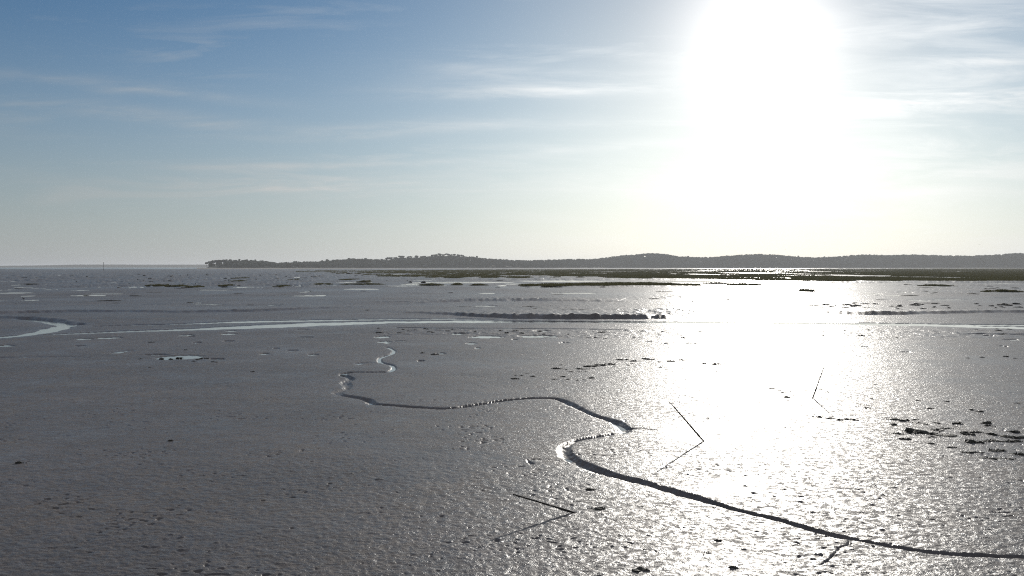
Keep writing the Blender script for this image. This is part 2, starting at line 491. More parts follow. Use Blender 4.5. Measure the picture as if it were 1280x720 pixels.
# ------------------------------------------------------------------ far land, hills, beach
TOPS = [(250, 335), (254, 332), (258, 327), (270, 324.6), (290, 323.6), (320, 324.6), (338, 326), (345, 328), (370, 327), (395, 326), (420, 324), (440, 322.8),
        (460, 323.2), (480, 323.8), (500, 320), (530, 319.5), (545, 317), (572, 317.5), (582, 320), (600, 322), (620, 323.5), (640, 325), (660, 325.2),
        (690, 324.2), (720, 323.6), (740, 324), (760, 321.5), (780, 319), (800, 317.4), (815, 316.4), (830, 317.4), (845, 319.8), (870, 321.4), (890, 321.2),
        (905, 320), (925, 318.4), (950, 317.4), (970, 318.4), (990, 320.4), (1020, 322), (1050, 320.2), (1075, 318.2), (1090, 318.2), (1110, 319), (1130, 318.2),
        (1150, 318.2), (1180, 319.2), (1210, 319.6), (1240, 318.6), (1260, 317), (1280, 315.8), (1320, 315.5), (1400, 318), (1500, 320)]
TX = np.array([t[0] for t in TOPS], float); TY = np.array([t[1] for t in TOPS], float)


def ridge_depth(px):
    return np.interp(px, [250, 450, 700, 760, 1280, 1500], [2250, 2450, 2600, 2900, 3000, 3000])


def tree_top_z(px):
    d = ridge_depth(px)
    return H + (HORIZ - np.interp(px, TX, TY)) * d / F


TREE_H = 11.0


def crest_z(px):                       # soil height at the crest
    return np.maximum(tree_top_z(px) - TREE_H * np.interp(px, [250, 345, 700, 760], [1.25, 1.0, .95, .85]), 1.5)


def hill_z(px, s):
    """s: 0 shore .. 1 crest .. 2 back foot"""
    c = crest_z(px)
    front = 1.2 + (c - 1.2) * sstep(0, 1, s) ** .9
    back = c * sstep(2, 1, s)
    return np.where(s <= 1, front, back)


def hill_xy(px, s):
    d = ridge_depth(px) - 190 + 190 * s
    return (px - 640) / F * d, d


def build_hills():
    pxs = np.linspace(252, 1500, 420); ss = np.concatenate([[-.12], np.linspace(0, 2, 26)])
    PXX, SS = np.meshgrid(pxs, ss)
    x, y = hill_xy(PXX, SS)
    z = hill_z(PXX, np.clip(SS, 0, 2)) + 1.2 * gnoise(x / 30, y / 30, 300)
    edge = sstep(252, 262, PXX)
    z = np.where(SS < 0, -1.0, z) * edge - (1 - edge)
    nr, nc = PXX.shape
    V = np.stack([x.ravel(), y.ravel(), z.ravel()], 1)
    i0 = np.arange((nr - 1) * nc).reshape(nr - 1, nc)[:, :-1].ravel()
    f = np.stack([i0, i0 + 1, i0 + 1 + nc, i0 + nc], 1)
    tag(link('hills', mesh_np('hills', V, f, M_HILL)), 'low wooded hills along the far shore', kind='structure')
    # beach
    pxs = np.linspace(246, 1500, 500)
    d = ridge_depth(pxs) - 190
    wd = 26 + 18 * gnoise(pxs / 40, pxs * 0, 310)
    rows = []
    for t, zz in ((-1.0, -.2), (-.5, .75), (.0, 1.5), (.6, 2.0)):
        dd = d + t * wd * 2
        rows.append(np.stack([(pxs - 640) / F * dd, dd, np.full_like(dd, zz) + .2 * gnoise(pxs / 6, pxs * 0 + t, 311)], 1))
    V = np.concatenate(rows); nc = len(pxs)
    i0 = np.arange(3 * nc).reshape(3, nc)[:, :-1].ravel()
    f = np.stack([i0, i0 + 1, i0 + 1 + nc, i0 + nc], 1)
    tag(link('beach', mesh_np('beach', V, f, M_SAND)), 'narrow pale beach at the foot of the wooded hills', kind='structure')
    # distant land on the left
    pxs = np.linspace(-260, 262, 160)
    d0 = 6300.0
    base = np.interp(pxs, [-260, -40, 0, 60, 90, 130, 200, 262], [3, 7, 11, 15, 19, 20, 19, 20])
    zt = base + 2.0 * np.abs(gnoise(pxs / 9, pxs * 0, 320)) + 1.5 * np.abs(gnoise(pxs / 2.5, pxs * 0, 321))
    rows = []
    for dd, k in ((d0 - 120, 0), (d0, .9), (d0 + 300, 1.0), (d0 + 900, 0)):
        rows.append(np.stack([(pxs - 640) / F * dd, np.full_like(pxs, dd), zt * k - .5], 1))
    V = np.concatenate(rows); nc = len(pxs)
    i0 = np.arange(3 * nc).reshape(3, nc)[:, :-1].ravel()
    f = np.stack([i0, i0 + 1, i0 + 1 + nc, i0 + nc], 1)
    tag(link('distant_hills', mesh_np('distant_hills', V, f, M_FAR)), 'faint low land on the left horizon', kind='structure')


build_hills()


# ------------------------------------------------------------------ trees
def ico(sub):
    bm = bmesh.new(); bmesh.ops.create_icosphere(bm, subdivisions=sub, radius=1.0)
    V = np.array([v.co[:] for v in bm.verts]); Fc = np.array([[v.index for v in f.verts] for f in bm.faces])
    bm.free(); return V, Fc


ICO1, ICO2 = ico(2), ico(3)


def leaf_cloud(rng, centres, radii, n_per, size):
    """many small leaf-clump triangles spread through lobes"""
    C = np.repeat(centres, n_per, 0); Rr = np.repeat(radii, n_per, 0)
    u = rng.normal(size=(len(C), 3)); u /= np.linalg.norm(u, axis=1, keepdims=True)
    rad = rng.uniform(.55, 1.12, (len(C), 1))
    P = C + u * rad * Rr
    a = rng.normal(size=(len(C), 3)); a /= np.linalg.norm(a, axis=1, keepdims=True)
    b = np.cross(a, rng.normal(size=(len(C), 3))); b /= np.linalg.norm(b, axis=1, keepdims=True)
    s = size * rng.uniform(.6, 1.4, (len(C), 1))
    V = np.stack([P + a * s, P - a * s * .6 + b * s * .8, P - a * s * .6 - b * s * .8], 1).reshape(-1, 3)
    Fc = np.arange(len(V)).reshape(-1, 3)
    return V, Fc


def crown_mesh(rng, w, h, umbrella):
    n = rng.integers(5, 9)
    ang = rng.uniform(0, 2 * math.pi, n); rr = np.sqrt(rng.uniform(.05, 1, n)) * w * .32
    zz = rng.uniform(-.2, .2, n) * h - (rr / w) * h * (.5 if umbrella else .9)
    centres = np.stack([np.cos(ang) * rr, np.sin(ang) * rr, zz], 1)
    radii = np.stack([w * rng.uniform(.16, .28, n)] * 2 + [h * rng.uniform(.28, .42, n)], 1)
    Vs, Fs, off = [], [], 0
    for c, r in zip(centres, radii):
        V = ICO2[0].copy()
        V *= (1 + .28 * rng.normal(size=(len(V), 1)) * .6)
        V = V * r * .82 + c
        Vs.append(V); Fs.append(ICO2[1] + off); off += len(V)
    V, Fc = leaf_cloud(rng, centres, radii, 90, .45)
    Vs.append(V); Fs.append(Fc + off)
    return np.concatenate(Vs), np.concatenate(Fs)


def tube(pts, rad, n=7):
    pts = np.asarray(pts, float); V = []; Fc = []
    for i, p in enumerate(pts):
        t = pts[min(i + 1, len(pts) - 1)] - pts[max(i - 1, 0)]; t /= np.linalg.norm(t)
        a = np.cross(t, [0.3, 1, .1]); a /= np.linalg.norm(a); b = np.cross(t, a)
        for k in range(n):
            q = 2 * math.pi * k / n
            V.append(p + rad[i] * (math.cos(q) * a + math.sin(q) * b))
    for i in range(len(pts) - 1):
        for k in range(n):
            Fc.append([i * n + k, i * n + (k + 1) % n, (i + 1) * n + (k + 1) % n, (i + 1) * n + k])
    V = np.array(V)
    # end caps as fans of degenerate-free quads (centre vertex twice is avoided: use tiny ring collapse)
    c0, c1 = len(V), len(V) + 1
    V = np.concatenate([V, [pts[0], pts[-1]]])
    tris = []
    for k in range(n):
        tris.append([c0, (k + 1) % n, k]); m = (len(pts) - 1) * n
        tris.append([c1, m + k, m + (k + 1) % n])
    T = []
    for q in Fc: T += [[q[0], q[1], q[2]], [q[0], q[2], q[3]]]
    return V, np.array(T + tris)


def join(parts):
    Vs, Fs, off = [], [], 0
    for V, Fc in parts:
        Vs.append(V); Fs.append(np.asarray(Fc) + off); off += len(V)
    return np.concatenate(Vs), np.concatenate(Fs)


rng = np.random.default_rng(21)
CROWNS, TRUNKS = [], []
for k in range(7):
    w, h = rng.uniform(9, 12), rng.uniform(4.2, 5.6)
    V, Fc = crown_mesh(rng, w, h, True)
    CROWNS.append(mesh_np('crown', V + np.array([0, 0, 9.2]), Fc, M_NEEDLE, False))
    bx, by = rng.uniform(-.8, .8, 2)
    parts = [tube([(0, 0, -1.5), (bx * .3, by * .3, 3), (bx, by, 6.5), (bx * .8, by * .8, 9)], [.38, .32, .26, .16])]
    for j in range(4):
        q = rng.uniform(0, 6.28); e = rng.uniform(1.6, 3.2)
        parts.append(tube([(bx, by, 6.2 + j * .4), (bx + math.cos(q) * e * .5, by + math.sin(q) * e * .5, 7.6 + j * .3), (bx + math.cos(q) * e, by + math.sin(q) * e, 8.9)], [.15, .11, .05], 5))
    V, Fc = join(parts)
    TRUNKS.append(mesh_np('trunk', V, Fc, M_BARK))

PROTO_PINE = {}


def pine(px, s, scale, label, group, lift=0.0, zbase=None):
    k = rng.integers(0, len(CROWNS))
    x, y = hill_xy(px, s)
    z = float(hill_z(np.float64(px), np.float64(s))) if zbase is None else zbase
    if k not in PROTO_PINE:
        e = empty('umbrella_pine', (0, 0, 0))
        t = link('trunk', TRUNKS[k], e); c = link('crown', CROWNS[k], e)
        PROTO_PINE[k] = (e, t, c)
    else:
        e0, t0, c0 = PROTO_PINE[k]
        e = e0.copy(); COL.objects.link(e)
        for ch in (t0, c0):
            d = ch.copy(); COL.objects.link(d); d.parent = e
    e.location = (x, y, z + lift)
    e.rotation_euler = (0, 0, rng.uniform(0, 6.28))
    e.scale = (scale * rng.uniform(.9, 1.1),) * 2 + (scale,)
    tag(e, label, 'tree', group)


G_RIDGE = 'umbrella pines along the hill crest'
for px in (258.5, 261.5, 264.5, 267.5, 270.5, 274, 277, 280.5):
    tz = tree_top_z(px); zb = 4.0
    pine(px, .95, (tz - zb) / 11.6, 'pine at the left tip of the promontory with light between the trunks', 'pines at the promontory tip', zbase=zb)
for px, top in ((484, 321.4), (488.5, 320.8), (494, 321), (501, 319.2), (503.5, 319.4), (510, 320), (514, 319.8), (521, 319), (527, 319.6), (531, 319.4), (541, 317.8), (545, 317.2), (549.5, 316.3), (555, 317.2), (559.5, 316.4), (564, 317.6), (567.5, 317), (573, 317.6), (578, 318), (582, 320)):
    d = ridge_depth(px); tz = H + (HORIZ - top) * d / F
    zb = float(crest_z(np.float64(px)))
    pine(px, 1.0, max(.8, min(1.35, (tz - zb) / 11.6)), 'tall umbrella pine standing clear on the knoll near the photo centre', 'tall pines on the knoll', zbase=tz - 11.6 * max(.8, min(1.35, (tz - zb) / 11.6)))
px = 283.0
while px < 1420:
    if not 482 < px < 584:
        sc = rng.uniform(.72, 1.05)
        tz = tree_top_z(px) + rng.normal() * 1.1
        seg = ('crest tree in the dark line from the promontory tip to the knoll' if px < 482 else
               'small crest tree on the slope falling right from the tall pines' if px < 745 else
               'crest tree along the rounded hill left of the sun glare' if px < 880 else
               'crest tree on the long grey hill under the sun' if px < 1020 else
               'crest tree on the long grey ridge at the right')
        pine(px, 1.0, sc, seg, seg.replace('crest tree', 'crest trees').replace('small ', ''), zbase=tz - 11.6 * sc - (.4 if px < 482 else .9) + (rng.uniform(.3, 1.5) if rng.uniform() < .4 and px > 345 else 0))
    px += rng.uniform(4.2, 8.5)


def build_forest():
    """the closed wood on the slopes, one mass"""
    r = np.random.default_rng(5)
    n = 9500
    px = r.uniform(256, 1490, n); s = r.uniform(0.08, 1.12, n) ** .9
    under = np.arange(n) % 4 == 0                      # low scrub under the crest pines
    s[under] = r.uniform(.82, 1.12, under.sum())
    tip = (px < 281) & (s > .22)
    px, s, under = px[~tip], s[~tip], under[~tip]; n = len(px)
    x, y = hill_xy(px, s)
    z = hill_z(px, s)
    tmpl = []
    for k in range(6):
        V, Fc = ICO1[0].copy(), ICO1[1]
        lobes = []
        for j in range(5):
            q = r.uniform(0, 6.28); e = r.uniform(.2, .6)
            W = V * (1 + .35 * r.normal(size=(len(V), 1)) * .7) * np.array([.52, .52, .42]) * r.uniform(.7, 1.1) + np.array([math.cos(q) * e, math.sin(q) * e, r.uniform(-.25, .3)])
            lobes.append((W, Fc))
        cv, cf = leaf_cloud(r, np.array([[0, 0, 0.]]), np.array([[1.0, 1.0, .75]]), 40, .14)
        lobes.append((cv, cf))
        tmpl.append(join(lobes))
    Vs, Fs, off = [], [], 0
    room = np.clip((tree_top_z(px) - z) / 11.0, .45, 1.0)
    kn = sstep(478, 490, px) * sstep(590, 580, px) * sstep(.35, .8, s)
    room = room * (1 - .36 * kn)
    for i in range(n):
        V, Fc = tmpl[i % 6]
        rad = r.uniform(3.0, 5.8); hh = r.uniform(2.6, 4.6)
        q = r.uniform(0, 6.28); c_, s_ = math.cos(q), math.sin(q)
        W = np.stack([(V[:, 0] * c_ - V[:, 1] * s_) * rad, (V[:, 0] * s_ + V[:, 1] * c_) * rad, V[:, 2] * hh], 1)
        top = (r.uniform(.5, 4.0) if under[i] else r.uniform(4.2, 8.2)) * room[i] + (.8 if s[i] > .8 and px[i] > 584 else 0)
        Vs.append(W + np.array([x[i], y[i], z[i] + top])); Fs.append(Fc + off); off += len(V)
    me = mesh_np('forest', np.concatenate(Vs), np.concatenate(Fs), M_NEEDLE, False)
    tag(link('forest', me), 'closed dark pine wood covering the far hills', 'forest', kind='stuff')


build_forest()


# ------------------------------------------------------------------ marsh grass
def tufts(X, Y, Z, hgt, wid, rng, blades=4):
    n = len(X)
    Vs = []
    for b in range(blades):
        a = rng.uniform(0, math.pi, n); ox = rng.normal(size=n) * wid * .5; oy = rng.normal(size=n) * wid * .5
        hw = wid * rng.uniform(.15, .4, n); hh = hgt * rng.uniform(.55, 1.15, n); le = rng.normal(size=n) * .25 * hh
        p0 = np.stack([X + ox - np.cos(a) * hw, Y + oy - np.sin(a) * hw, Z], 1)
        p1 = np.stack([X + ox + np.cos(a) * hw, Y + oy + np.sin(a) * hw, Z], 1)
        p2 = np.stack([X + ox + le, Y + oy + le * .5, Z + hh], 1)
        Vs.append(np.stack([p0, p1, p2], 1))
    V = np.concatenate(Vs).reshape(-1, 3)
    return V, np.arange(len(V)).reshape(-1, 3)


def build_marsh():
    r = np.random.default_rng(9)
    n = 420000
    px = r.uniform(360, 1460, n); dy = r.uniform(2.2, 25, n)
    py = HORIZ + dy
    d = H * F / dy
    x = (px - 640) / F * d; y = d
    top = np.interp(px, [360, 440, 640, 830, 1280], [338.4, 338.0, 337.0, 336.2, 335.6])
    bot = np.interp(px, [360, 420, 460, 540, 640, 760, 850, 940, 1040, 1120, 1280, 1460], [338.4, 340.5, 343.5, 347.5, 348.6, 348.4, 347.6, 350.5, 352, 352.2, 352.6, 352.6])
    nn = gnoise(x / 45, y / 95, 400) + .5 * gnoise(x / 12, y / 40, 401) + .35 * gnoise(x / 4, y / 14, 402)
    thr = np.interp(px, [360, 440, 540, 640, 800, 860, 1000, 1100, 1150, 1460], [.15, 0, -.20, -.22, -.14, -.08, -.08, -.18, -.25, -.26])
    m = (py > top + .4 * nn) & (py < bot + 2.6 * nn) & (nn > thr)
    # second, lower strip
    t2 = np.interp(px, [640, 680, 780, 900, 960], [356.2, 354.8, 353.6, 354, 356]); b2 = np.interp(px, [640, 680, 900, 960], [356.4, 357.8, 357.4, 356])
    m2 = (px > 650) & (px < 950) & (py > t2 + 2.2 * nn) & (py < b2 + 1.6 * nn) & (nn > .02)
    k = np.nonzero(m | m2)[0]
    keep = k[r.permutation(len(k))[:95000]]
    dd = d[keep]
    V, Fc = tufts(x[keep], y[keep], np.full(len(keep), -.02), .34 + .0002 * dd, .25 + dd * .0016, r, 4)
    me = mesh_np('marsh_grass', V, Fc, M_GRASS, False)
    tag(link('marsh_grass', me), 'broad band of olive salt marsh grass below the hills', 'marsh grass', kind='stuff')


build_marsh()

PATCHES = [(197, 357.0, 13, 'olive grass patch on the left flats, leftmost of the row'),
           (221, 357.6, 13, 'dark thin grass patch between two green ones on the left flats'),
           (243.5, 358.7, 9, 'short rounded grass patch, nearest on the left flats'),
           (284, 357.4, 9, 'small grass patch standing alone below the promontory tip'),
           (295, 351.4, 10, 'long dark grass patch below the wooded promontory tip'),
           (300, 347.4, 4, 'tiny green grass patch, farthest of those below the promontory'),
           (353, 358.2, 10, 'dark grass patch left of the glinting pool'),
           (369, 349.4, 6, 'small grass patch above the glinting pool'),
           (400, 355.6, 18, 'grass patch at the left end of the long thin strip'),
           (452, 355.4, 34, 'long thin strip of grass running across the flats'),
           (437, 349.2, 14, 'short grass patch above the long thin strip'),
           (456, 351.6, 9, 'low brown patch just above the long strip'),
           (539, 355.6, 16, 'grass patch right of the small bright pool'),
           (571, 355.6, 7, 'tiny grass patch between two longer ones'),
           (599, 356.0, 12, 'grass patch ending the row near the photo centre'),
           (660, 357.2, 9, 'grass patch just left of the lower marsh strip'),
           (1008, 363.5, 7, 'low weedy patch in the bright flats under the sun'),
           (1172, 357, 22, 'flat dark patch on the flats at the right'),
           (1255, 364.5, 30, 'long dark weedy patch at the right edge')]


def build_patch(px, py, hwpx, label):
    r = np.random.default_rng(int(px * 10))
    c = at(px, py + .6)
    d = c[1]; a = hwpx * d / F; b = max(1.5, .45 * d * d / (H * F))
    n = int(260 + 14 * hwpx)
    q = r.uniform(0, 6.28, n); rad = np.sqrt(r.uniform(0, 1, n))
    x = np.cos(q) * rad * a; y = np.sin(q) * rad * b
    x += .06 * a * r.normal(size=n)
    prof = np.clip(1.05 - (x / a) ** 2, .15, 1)
    prof = prof * np.clip(.75 + .9 * gnoise(x / (a * .3) + px, y / b, 420), .2, 1.3)
    hm = .16 * prof
    e = empty('grass_patch', (c[0], c[1], 0))
    V, Fc = tufts(x, y, hm - .03, .30 * prof, np.full(n, .35), r, 4)
    link('grass', mesh_np('grass', V, Fc, M_GRASS, False), e)
    u, v = np.meshgrid(np.linspace(-1, 1, 41), np.linspace(-1, 1, 13))
    rr = np.hypot(u, v); k = np.where(rr > 1, 1 / np.maximum(rr, 1e-6), 1)
    uu, vv = u * k, v * k
    z = .18 * np.clip(1.05 - uu ** 2, .1, 1) * sstep(1, .75, np.hypot(uu, vv)) * (1 + .4 * gnoise(uu * a / 1.5 + px, vv * b, 410)) - .05
    Vm = np.stack([(uu * a * 1.06).ravel(), (vv * b * 1.1).ravel(), z.ravel()], 1)
    i0 = np.arange(12 * 41).reshape(12, 41)[:, :-1].ravel()
    link('mud_mound', mesh_np('mud_mound', Vm, np.stack([i0, i0 + 1, i0 + 42, i0 + 41], 1), M_PEAT), e)
    tag(e, label, 'grass patch', 'grass patches on the mudflat')


for p in PATCHES: build_patch(*p)


# ------------------------------------------------------------------ weed clumps
def clump_mesh(wm, hm, dm, rng):
    n = int(np.clip(wm / .09, 4, 26))
    parts = []
    for i in range(n):
        t = rng.uniform(-1, 1)
        c = np.array([t * wm * .46, rng.normal() * dm * .28, hm * .25 * rng.uniform(.2, 1)])
        V = ICO1[0] * (1 + .30 * rng.normal(size=(len(ICO1[0]), 1)))
        sz = wm / max(n, 5) * rng.uniform(.7, 1.5) + .02
        k = (1 - .6 * t * t)
        parts.append((V * np.array([sz * 1.2, sz * 1.0, hm * .7 * k * rng.uniform(.2, 1.3)]) + c, ICO1[1]))
    base = ICO2[0] * (1 + .12 * rng.normal(size=(len(ICO2[0]), 1))) * np.array([wm * .50, dm * .36, hm * .12])
    parts.append((base, ICO2[1]))
    # ragged fronds
    m = n * 6
    P = np.stack([rng.uniform(-.52, .52, m) * wm, rng.normal(size=m) * dm * .3, np.zeros(m)], 1)
    V, Fc = tufts(P[:, 0], P[:, 1], P[:, 2], np.full(m, hm * .9), np.full(m, .05 + wm * .03), rng, 2)
    parts.append((V, Fc))
    return join(parts)


ORD = ['first', 'second', 'third', 'fourth', 'fifth', 'sixth', 'seventh', 'eighth', 'ninth', 'tenth', 'eleventh', 'twelfth', 'thirteenth', 'fourteenth', 'fifteenth', 'sixteenth']
CLUMPS = {
    ('row of weed beyond the winding creek', 2): [
        (693.7, 460.2, 8, 3), (700.6, 455.9, 3, 1.6), (702, 461, 4, 1.2), (709, 461.7, 3, 1.4), (713, 464.4, 6, 2), (723.7, 460, 14, 3.6), (724.4, 464.4, 6, 2), (732, 464.4, 3, 1.5),
        (738.7, 457, 17, 3.8), (750, 455.4, 13, 3.2), (760.5, 454.2, 11, 3.6), (740, 460.5, 8, 2), (733, 461, 4, 2), (768, 458.5, 4, 1.6), (772, 463.5, 3, 1.3)],
    ('short weed row left of the creek bend', 1): [
        (644, 473, 9, 2.2), (644.4, 469, 3, 1.4), (652, 469.4, 3, 1.2), (658, 466.5, 2.5, 1.5), (666, 470, 5, 2), (693, 474, 7, 1.1), (703.7, 470.6, 6, 1.4), (709.4, 474, 2.5, 1.4), (722, 475, 2, 1.2), (730, 474.6, 2.5, 1.4), (740, 472, 8, 2)],
    ('line of weed leading into the glare', 2): [
        (775, 449.3, 9, 2.2), (783.7, 449.3, 4, 1.8), (791, 450.5, 8, 3), (785, 456, 3, 1.3), (791, 454.4, 3, 1.2), (804, 448.3, 6, 2.2), (812.5, 448.6, 11, 3), (824, 452, 3, 1.7), (839, 451, 11, 3.6), (851, 449.8, 6, 2.2), (826, 458.7, 4, 1.7), (832.5, 461.7, 2, 1.3), (854.5, 460, 5, 1.5)],
    ('bunch of weed inside the glare', 2): [
        (881, 454.2, 5, 1.8), (894, 454.6, 13, 3.2), (904.5, 454.4, 5, 1.6), (886, 450, 3, 1.4), (895, 465, 2, 1.2), (906, 462.5, 2.5, 1.7), (935, 466, 2, 1.2), (943, 461.7, 3, 1.6), (945, 472, 2, 1.2), (963.7, 484.6, 7, 2.2), (973.7, 488, 2.5, 1.5), (979, 490.2, 4, 1.8), (986, 488.4, 6, 2), (984, 495.8, 5, 2.2), (964, 459, 4, 1.4), (985, 460.2, 4, 1.4)],
    ('weed bits by the thin leaning stake', 2): [
        (1024, 486.2, 5, 1.8), (1034, 490, 2, 1.2), (1069.7, 456, 2.5, 1.7), (1094, 480, 5, 2.2), (1088.7, 498, 3, 1.4), (1075.6, 505.8, 4, 1.7), (1081, 506.2, 3, 1.5), (1084, 509.8, 10, 1.7)],
    ('dashed line of weed below the thin stake', 1): [
        (1023.7, 520.8, 11, 2.2), (1037.5, 522.4, 9, 2.6), (1048.7, 524.2, 8, 2.2), (1058.7, 523.7, 6, 1.8), (1067, 524.4, 6, 2.2)],
    ('patch of weed on the right mud', 5): [
        (1118.3, 523.6, 14, 3), (1131.6, 525, 12, 3), (1144, 524.2, 6, 2), (1145.7, 528.2, 8, 2), (1157, 530, 5, 1.6), (1170, 528.2, 6, 2), (1196, 528.6, 8, 3.2), (1233.6, 527.8, 9, 3), (1235.7, 531.2, 6, 1.8),
        (1117, 530.4, 7, 3), (1122.5, 541, 9, 4), (1146.4, 538, 27, 7), (1169, 536.4, 14, 4), (1183, 534.5, 13, 2.4), (1166, 541.5, 13, 4), (1184.4, 543, 23, 4), (1209, 540, 9, 6), (1219.5, 539, 9, 3),
        (1238, 541, 5, 4.5), (1242.7, 542.4, 5, 3), (1267.4, 538.5, 9, 3), (1261.7, 544.4, 14, 4.2), (1277, 545.5, 9, 3), (1266, 550, 19, 4.2), (1218, 550.4, 18, 7), (1238.5, 549.6, 17, 4.4),
        (1247.7, 561.5, 17, 6), (1275, 566.4, 15, 6), (1191.4, 558.8, 9, 2.2), (1212.5, 564.4, 19, 4.4), (1226.6, 565.5, 6, 2.2), (1242, 571.4, 25, 4.4), (1261.7, 573.2, 11, 3.2), (1164, 545.7, 6, 2), (1164.7, 553.8, 7, 2.5), (1128, 548, 5, 1.6), (1134.5, 548.5, 5, 1.5)],
    ('sprinkle of weed above the right patch', 2): [
        (1162, 510, 6, 1.7), (1225, 513.8, 6, 2), (1215, 512, 6, 1.7), (1270, 503.8, 9, 1.7), (1183.7, 501.6, 4, 1.4), (1148.5, 500.6, 6, 1.4), (1258, 445, 4.4, 2), (1210, 447.3, 3, 1.4), (1227, 446.2, 5, 1.4), (1268.7, 447.3, 2.5, 1.4)],
    ('lumps around the bright left pool', 2): [
        (201.5, 448, 3.4, 2.6), (213.7, 448.6, 4, .9), (222, 447, 2.4, 3.2), (226.5, 447, 1.8, 1.8), (247, 449, 5, 2.2), (251.5, 448, 3, 2.2), (242.5, 451.2, 5, 1.8), (258.7, 447.6, 3, 2), (266, 452, 5, 1.8), (270, 452.2, 3, 1.8)],
    ('lone lumps on the left mud', 2): [
        (187, 459, 3, 1.7), (175.6, 448.4, 5, 1.4), (232, 437, 2.5, 1.4), (316, 464, 2, 1.8), (190, 427.3, 6, 1.6), (528, 440.8, 4.5, 1.6), (543.7, 442.5, 9, 1.7), (213, 550.4, 2.2, 1.5), (24, 578, 7, 1.2)],
    ('dark lumps in the centre foreground', 1): [
        (802, 712, 14, 3.2), (750, 635.5, 18, 1.6), (738, 611.5, 9, 1.8), (892, 635, 3, 1.8), (898, 676, 5, 1.5), (884, 692, 9, 1.6), (917, 709, 7, 2)],
}


def build_clumps():
    r = np.random.default_rng(31)
    for (where, rows), items in CLUMPS.items():
        items = sorted(items, key=lambda t: t[1])
        per = math.ceil(len(items) / rows)
        for ri in range(rows):
            row = sorted(items[ri * per:(ri + 1) * per], key=lambda t: t[0])
            ws = sorted(t[2] for t in row)
            for j, (px, py, w, h) in enumerate(row):
                c = at(px, py + h * .35)
                d = c[1]
                wm = w * d / F; hm = max(.04, h * .85 * d / F)
                if h > 3.2: hm *= .74
                dm = max(wm * .3, h * .45 * d * d / (H * F) if h > 3.2 else 0, min(wm * .9, h * .35 * d * d / (H * F)))
                V, Fc = clump_mesh(wm, hm, dm, r)
                red = (px == 894)
                o = link('weed_clump', mesh_np('weed_clump', V, Fc, M_REDWEED if red else M_WEED, False), None, (c[0], c[1], -.012))
                o.rotation_euler = (0, 0, r.uniform(-.15, .15))
                size = 'long' if w >= 3.5 * h and w > 8 else 'large' if w >= ws[-1] * .8 and w > 8 else 'tall' if h > w * .9 and h > 2.5 else 'tiny' if w < 3.2 else 'small'
                rowname = '' if rows == 1 else (['far side', 'near side'] if rows == 2 else ['back row', 'second row', 'middle row', 'fourth row', 'front row'])[ri]
                col = 'reddish brown' if red else 'dark'
                order = f'{ORD[j]} from left' if j < len(ORD) else ''
                tag(o, f'{size} {col} clump, {order} in {where}' + (f', {rowname}' if rowname else ''), 'weed clump', where)


build_clumps()


# ------------------------------------------------------------------ small mud hummocks on the flats
def build_hummocks():
    r = np.random.default_rng(77)
    protos = []
    for k in range(8):
        parts = []
        n = r.integers(3, 6)
        for j in range(n):
            V = ICO2[0] * (1 + .16 * r.normal(size=(len(ICO2[0]), 1)))
            t = r.uniform(-.7, .7) if j else 0
            parts.append((V * np.array([r.uniform(.25, .5) if j else .62, r.uniform(.4, 1), r.uniform(.5, 1) * (1 - .5 * abs(t))]) + np.array([t * .55, r.normal() * .2, 0]), ICO2[1]))
        V, Fc = join(parts)
        V[:, 2] = np.maximum(V[:, 2], -.3)
        protos.append(mesh_np('mud_hummock', V, Fc, M_PEAT))
    regions = [  # box, count, width, height (photo px), phrase
        ((90, 343, 330, 353), 34, (2.5, 9), (.9, 1.6), 'dark hummock on the far left flats before the promontory'),
        ((330, 342, 540, 354), 34, (3, 12), (.8, 1.4), 'dark hummock on the flats before the left end of the marsh'),
        ((120, 354, 330, 361), 12, (2, 6), (.8, 1.4), 'small dark hummock near the row of grass patches'),
        ((640, 372, 860, 393), 16, (1.5, 6), (.5, .9), 'small dark hummock on the flat behind the dark channel bank'),
        ((860, 372, 1010, 392), 14, (3, 10), (.6, 1.3), 'dark hummock in the bright flat under the sun'),
        ((1000, 380, 1290, 391), 76, (5, 22), (.9, 2.1), 'dark hummock on the broken bank at the right'),
        ((1120, 356, 1290, 368), 12, (5, 18), (.8, 1.4), 'flat dark hummock on the far right flats'),
        ((-20, 343, 760, 389), 38, (9, 44), (.5, 1.0), 'long low dark mud bar lying across the open flats'),
        ((760, 358, 1290, 380), 20, (8, 34), (.5, 1.0), 'long low dark mud bar on the bright flats at the right'),
        ((470, 410.5, 680, 418), 20, (5, 20), (.9, 1.5), 'dark streak of mud on the near channel shore'),
        ((700, 412, 860, 423), 12, (5, 16), (.6, 1.2), 'dark streak of mud beside the channel near the glare'),
        ((1010, 411, 1280, 424), 14, (4, 15), (.8, 1.4), 'dark streak of mud on the right channel shore')]
    for (x0, y0, x1, y1), cnt, wr, hr, lab in regions:
        for i in range(cnt):
            px = r.uniform(x0, x1); py = r.uniform(y0, y1)
            c = at(px, py); d = c[1]
            w = wr[0] + (wr[1] - wr[0]) * r.uniform() ** 2
            h = r.uniform(*hr)
            o = link('mud_hummock', protos[r.integers(0, 8)], None, (c[0], c[1], -.02 * h * d / F))
            dep = min(w * d / F * 1.2, .5 * d * d / (H * F))
            o.scale = (w * d / F * .5, max(.12, dep * .5), h * d / F)
            o.rotation_euler = (0, 0, r.uniform(-.12, .12))
            tag(o, lab, 'mud hummock', lab.replace('hummock', 'hummocks').replace('streak', 'streaks'))


build_hummocks()

